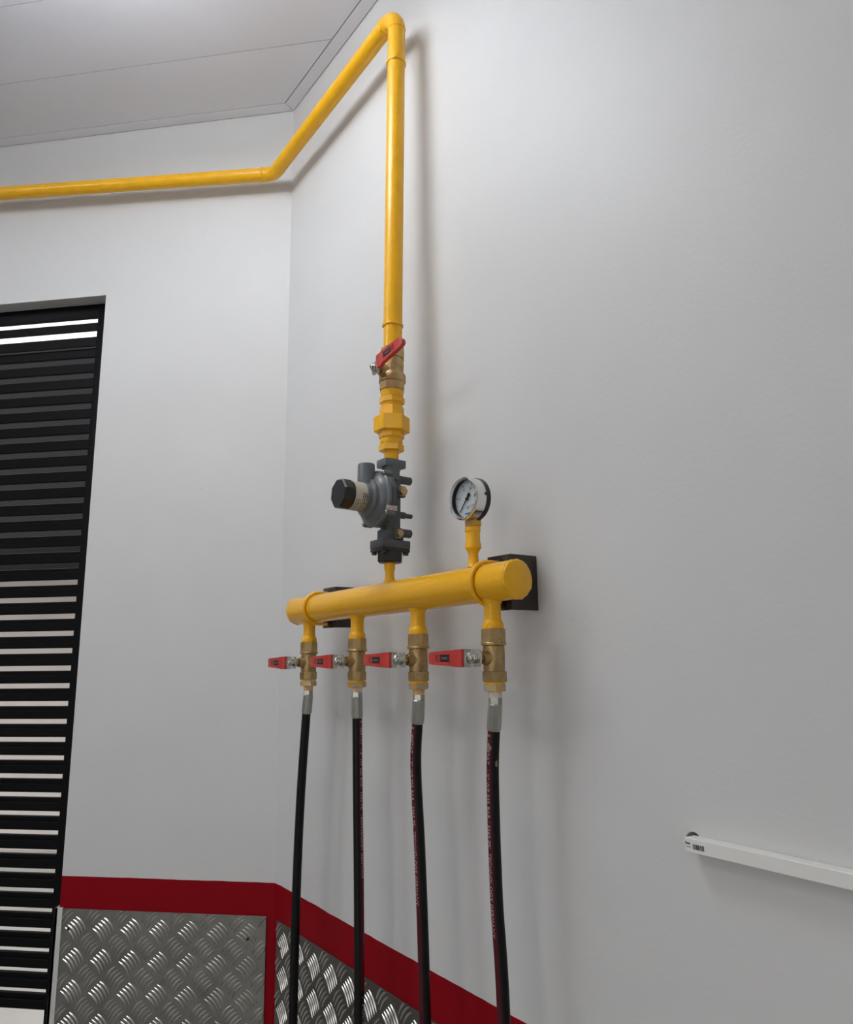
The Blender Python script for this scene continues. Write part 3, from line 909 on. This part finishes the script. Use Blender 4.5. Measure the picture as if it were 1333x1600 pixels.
def hose(i, label, path, deg):
    y = BR[i]
    zv = MZ(y)-0.1027-0.0322           # foot of the valve
    base = Vector((-0.08, y, zv))
    t = thing('gas_hose', label, 'hose', (0, 0, 0), group='black hoses hanging from the valves')
    X = T(-0.08, y, zv)
    b = NB(); lathe(b, [(0.0142, -0.0035), (0.0142, 0.001)], 24, X); ad = obj('adaptor_thread', b, Y if i else M['neck_paint'], t)
    b = NB(); prism(b, 6, 0.0162, -0.0125, -0.0030, X, 0.35+0.2*i, 0.0012); obj('adaptor_hexagon', b, M['zinc_paint'], t, smooth=False)
    b = NB(); lathe(b, [(0.0098, -0.0128), (0.0092, -0.0150), (0.0090, -0.0210)], 24, X); obj('adaptor_neck', b, M['neck_paint'], t)
    b = NB(); prism(b, 6, 0.0094, -0.0290, -0.0206, X, 0.2, 0.0006); obj('swivel_nut', b, M['zinc'], t, smooth=False)
    zt = zv-0.0290
    top = Vector((-0.08, y, zt))
    p1 = Vector((path[0][1], path[0][2], path[0][0]))
    dirn = (p1-top).normalized()
    fe = top + dirn*0.0355
    b = NB()
    q = dirn.to_track_quat('Z', 'Y').to_matrix().to_4x4(); q.translation = top
    lathe(b, [(0.0085, -0.001), (0.0096, 0.0012), (0.0098, 0.010), (0.0100, 0.022), (0.0099, 0.0340), (0.0092, 0.0358)], 10, q)
    obj('crimped_ferrule', b, M['zinc'], t, smooth=False)
    pts = [fe-dirn*0.004] + [Vector((x, yy, z)) for z, x, yy in path]
    if (pts[1]-pts[0]).dot(dirn) < 0.004: pts.pop(1)
    xe, ye = path[-1][1], path[-1][2]
    pts += [Vector((xe-0.01, ye, 0.22)), Vector((xe-0.05, ye-0.005, 0.07)), Vector((xe-0.15, ye-0.02, 0.0125)), Vector((xe-0.40, ye-0.06, 0.0105)), Vector((xe-0.75, ye-0.02, 0.0105))]
    c = catmull(pts, 14)
    b = NB(); tube(b, c, RH, 20); ho = obj('hose_body', b, M['rubber'], t)
    # printed stripe, wrapped on the hose: bearing measured from +x towards +y
    acc = [0.0]
    for a_, b_ in zip(c, c[1:]): acc.append(acc[-1]+(b_-a_).length)
    def frame(s):
        k = 0
        while k < len(acc)-2 and acc[k+1] < s: k += 1
        f = (s-acc[k])/(acc[k+1]-acc[k])
        p = c[k]*(1-f)+c[k+1]*f
        tg_ = (c[k+1]-c[k]).normalized()
        return p, tg_
    th0 = math.radians(deg)
    def wrapped(s, w, r):            # s down the hose, w around it
        p, tg_ = frame(s)
        a_ = th0 + w/RH
        rad = Vector((math.cos(a_), math.sin(a_), 0))
        rad = (rad - tg_*rad.dot(tg_)).normalized()
        return p + rad*r
    s1 = 0.425
    b = NB()
    N = 80
    ws = [-0.0052, -0.0026, 0, 0.0026, 0.0052]
    rows = [[b.verts.new(wrapped(0.004+(s1-0.004)*k/N, w, RH+0.00022)) for w in ws] for k in range(N+1)]
    for k in range(N):
        for j in range(4): b.faces.new([rows[k][j], rows[k][j+1], rows[k+1][j+1], rows[k+1][j]])
    st = obj('red_stripe', b, M['hose_red'], ho)
    vs, fs = text_data(TXT, 0.0085)
    x1 = max(v.x for v in vs)
    sc_ = 0.252/x1
    b = NB()
    # letters read downwards, their tops turned to the right-hand side of the hose as one faces it
    add_poly(b, [wrapped(0.008+v.x*sc_, (v.y-0.0030)*0.85, RH+0.00036) for v in vs], fs)
    obj('stripe_print', b, M['pink_print'], ho, smooth=False)
    vs, fs = text_data('/  POLYFLEX HYDR', 0.0085)
    x1 = max(v.x for v in vs)
    b = NB()
    add_poly(b, [wrapped(s1+0.010+v.x*0.105/x1, (v.y-0.0030)*0.85, RH+0.0003) for v in vs], fs)
    obj('white_print', b, M['white_print'], ho, smooth=False)
    if i == 3:
        for s0, w0, sz in ((0.026, 0.0035, 0.004), (0.046, 0.0125, 0.006)):
            b = NB()
            n = 12
            ctr = b.verts.new(wrapped(s0, w0, RH+0.0008))
            rim = [b.verts.new(wrapped(s0+sz*math.cos(2*PI*k/n)*random.uniform(0.6, 1.1), w0+0.0022*math.sin(2*PI*k/n)*random.uniform(0.6, 1.1), RH+0.0003)) for k in range(n)]
            for k in range(n): b.faces.new([ctr, rim[k], rim[(k+1) % n]])
            obj('paint_smear', b, mat('dried_yellow_smear', (0.26, 0.20, 0.07), 0.6), ho)
for i, (l, p, d_) in enumerate(hoses):
    hose(i, l, p, d_)

# ================================================================== CLAMPS AND BRACKETS
def bracket(label, y):
    """short piece of steel angle: a web standing off the wall and a front plate behind the header"""
    zc = MZ(y)
    t = thing('wall_bracket', label, 'bracket', (0, y, zc-0.037), group='steel angle brackets')
    b = NB(); box(b, (-0.0525, -0.0195, 0), (-0.0005, -0.0145, 0.079), 0.0008); obj('web', b, M['bracket'], t)
    b = NB(); box(b, (-0.0525, -0.0145, 0), (-0.0475, 0.030, 0.079), 0.0008); obj('front_plate', b, M['bracket'], t)
    return t
def u_bolt(label, y):
    zc = MZ(y)
    R_ = RM + 0.0034
    t = thing('u_bolt', label, 'clamp', (-0.08, y, zc), group='yellow painted clamps')
    pts = [Vector((0.0375, 0, R_))] + [Vector((0.018, 0, R_))]
    pts += [Vector((-R_*math.sin(a), 0, R_*math.cos(a))) for a in [PI*k/24 for k in range(25)]]
    pts += [Vector((0.018, 0, -R_)), Vector((0.0375, 0, -R_))]
    b = NB(); tube(b, pts, 0.0030, 12); obj('rod', b, Y, t)
    for s in (-1, 1):
        b = NB(); prism(b, 6, 0.0066, 0.0205, 0.0270, T(0, 0, s*R_) @ AX_PX, 0.3, 0.0006); obj('clamp_nut', b, M['bracket'], t, smooth=False)
        b = NB(); prism(b, 6, 0.0062, 0.0328, 0.0372, T(0, 0, s*R_) @ AX_PX, 0.1, 0.0006); obj('clamp_nut', b, M['zinc'], t, smooth=False)
for y, a_, c_ in ((-0.330, 'dark steel bracket on the wall behind the far end of the manifold', 'yellow round clamp near the far left end of the manifold'),
                  (-0.8290, 'dark steel bracket on the wall behind the gauge end of the manifold', 'yellow round clamp near the right end of the manifold, below the gauge')):
    bracket(a_, y)
    u_bolt(c_, y)

# ================================================================== PRESSURE GAUGE
def gauge():
    yg, zg, x0 = -0.8012, 1.6695, -0.0990
    t = thing('pressure_gauge', 'round chrome pressure gauge with white dial standing on the manifold', 'gauge', (-0.08, yg, 1.6285))
    mx = T(x0+0.08, 0, zg-1.6285) @ AX_PX         # local z runs from the face to the wall
    r = 0.0325
    b = NB(); lathe(b, [(0.0282, 0.0030), (0.0285, 0.0004), (0.0300, -0.0004), (0.0316, 0.0004), (r, 0.0022), (r, 0.0040), (0.0318, 0.0048), (0.0316, 0.0190), (0.0310, 0.0195)], 56, mx, cap=False)
    bz = obj('chrome_bezel', b, M['chrome'], t)
    b = NB(); lathe(b, [(0.0283, 0.0028), (0.0272, 0.0105)], 56, mx, cap=False); obj('inner_ring', b, M['black_plastic'], t)
    b = NB(); lathe(b, [(0.0312, 0.0192), (0.0324, 0.0196), (0.0324, 0.0262), (0.0305, 0.0285), (0.0200, 0.0292)], 56, mx); obj('black_case', b, M['black_plastic'], t)
    b = NB(); lathe(b, [(0.0276, 0.0098), (0.0276, 0.0108)], 48, mx); dl_ = obj('dial', b, M['dial'], t, smooth=False)
    b = NB(); lathe(b, [(0.0280, 0.0036), (0.0280, 0.0050)], 48, mx); obj('glass_pane', b, M['glass'], t, smooth=False)
    # yellow riser that carries the gauge on the header
    zr = MZ(-0.800)
    b = NB(); lathe(b, [(0.0100, zr+RM*0.97), (0.0084, zr+RM+0.002), (0.0075, zr+RM+0.005), (0.0073, 1.5900), (0.0100, 1.5955), (0.0119, 1.5975), (0.0119, 1.6035), (0.0106, 1.6065),
                        (0.0105, 1.6205), (0.0116, 1.6220), (0.0116, 1.6275), (0.0106, 1.6290)], 26, T(0, -0.800-yg, -1.6285)); obj('riser', b, Y, t)
    # dial marks; seen from the room: right = -y, up = z ; clockwise scale from lower left to lower right
    def D(u, v, h): return Vector((x0+0.08+0.0098-h, -u, zg-1.6285+v))
    b = NB()
    def quad(p, h, th):
        lo = [b.verts.new(D(u, v, h)) for u, v in p]
        b.faces.new(lo)
    def ang(k): return math.radians(225 - 270*k)
    for k in range(51):
        a_ = ang(k/50)
        big = k % 10 == 0
        r0, r1, w = (0.0208, 0.0258, 0.00065) if big else ((0.0230, 0.0258, 0.00045) if k % 5 == 0 else (0.0240, 0.0258, 0.00026))
        c_, s_ = math.cos(a_), math.sin(a_)
        quad([(r0*c_-w*s_, r0*s_+w*c_), (r1*c_-w*s_, r1*s_+w*c_), (r1*c_+w*s_, r1*s_-w*c_), (r0*c_+w*s_, r0*s_-w*c_)], 0.0003, 0)
    for k in range(6):
        vs, fs = text_data(str(2*k), 0.0070)
        cx = (min(v.x for v in vs)+max(v.x for v in vs))/2
        cy = (min(v.y for v in vs)+max(v.y for v in vs))/2
        a_ = ang(k/5)
        add_poly(b, [D(v.x-cx+0.0168*math.cos(a_), v.y-cy+0.0168*math.sin(a_), 0.0003) for v in vs], fs)
    # small chevron emblem low on the dial
    for sgn in (-1, 1):
        quad([(0.0, -0.0150), (0.0012, -0.0150), (0.0012+sgn*0.0035, -0.0098), (sgn*0.0035, -0.0098)], 0.0003, 0)
    obj('dial_print', b, M['black_print'], dl_, smooth=False)
    b = NB(); quad([(-0.0060, -0.0228), (0.0050, -0.0228), (0.0050, -0.0203), (-0.0060, -0.0203)], 0.0003, 0); obj('blue_dial_print', b, M['blue_print'], dl_, smooth=False)
    # needle resting at zero
    a_ = math.radians(228)
    c_, s_ = math.cos(a_), math.sin(a_)
    b = NB()
    def slab(p):
        lo = [b.verts.new(D(u, v, 0.0016)) for u, v in p]; hi = [b.verts.new(D(u, v, 0.0022)) for u, v in p]
        b.faces.new(lo); b.faces.new(hi)
        for i in range(4): b.faces.new([lo[i], lo[(i+1) % 4], hi[(i+1) % 4], hi[i]])
    def along(l, w): return (l*c_-w*s_, l*s_+w*c_)
    slab([along(0.0, -0.0011), along(0.0225, -0.0003), along(0.0225, 0.0003), along(0.0, 0.0011)])
    slab([along(-0.0095, -0.0026), along(-0.0045, -0.0026), along(-0.0045, 0.0026), along(-0.0095, 0.0026)])
    slab([along(-0.0050, -0.0012), along(0.0, -0.0012), along(0.0, 0.0012), along(-0.0050, 0.0012)])
    obj('needle', b, M['black_print'], t, smooth=False)
    b = NB(); lathe(b, [(0.0026, 0.0074), (0.0026, 0.0098)], 16, mx); obj('needle_hub', b, M['black_print'], t)
    # stem
    b = NB(); prism(b, 4, 0.0118, 0.0006, 0.0098, I4, PI/4+0.0, 0.0010)
    obj('stem_square', b, M['brass_paint'], t, smooth=False)
    b = NB(); lathe(b, [(0.0080, 0.0090), (0.0088, 0.0110), (0.0088, 0.0135)], 20); obj('stem_neck', b, M['brass_paint'], t)
    b = NB(); lathe(b, [(0.0026, 0.0312), (0.0026, 0.0330), (0.0016, 0.0334)], 14, T(0.0040-0.004, 0, zg-1.6285+0.004) @ AX_NY); obj('case_screw', b, M['bracket'], t)
gauge()

# ================================================================== MINI TRUNKING
def trunking():
    y0, y1, zt, zb, dp = -1.0765, -2.6, 1.2442, 1.2303, 0.0185
    t = thing('cable_trunking', 'white plastic mini trunking fixed level across the right of the wall', 'trunking', (0, y0, zb))
    h = zt-zb
    b = NB(); box(b, (-0.0145, y1-y0, 0.0002), (-0.0003, 0.0, h-0.0002), 0.0003, seg=1); obj('base_channel', b, M['pvc'], t, smooth=False)
    b = NB(); box(b, (-dp, y1-y0, -0.0003), (-0.0140, 0.0, h+0.0003), 0.0004, seg=1); obj('snap_lid', b, M['pvc'], t)
    # barcode and print on the lid
    b = NB()
    x = -dp-0.00015
    rnd = random.Random(3)
    def bar(ya, yb, za, zb_): b.faces.new([b.verts.new((x, -ya, za)), b.verts.new((x, -yb, za)), b.verts.new((x, -yb, zb_)), b.verts.new((x, -ya, zb_))])
    p = 0.0100
    while p < 0.0240:
        w = rnd.choice((0.0003, 0.0005, 0.0008)); bar(p, p+w, 0.0036, 0.0090); p += w + rnd.choice((0.0002, 0.0003, 0.0005))
    p = 0.0012
    for k in range(5):
        bar(p, p+0.0009, 0.0078, 0.0098 if k else 0.0106); p += 0.00125
    p = 0.0022
    for k in range(5):
        bar(p, p+0.0007, 0.0050, 0.0060); p += 0.0011
    obj('barcode_print', b, M['black_print'], t, smooth=False)
trunking()
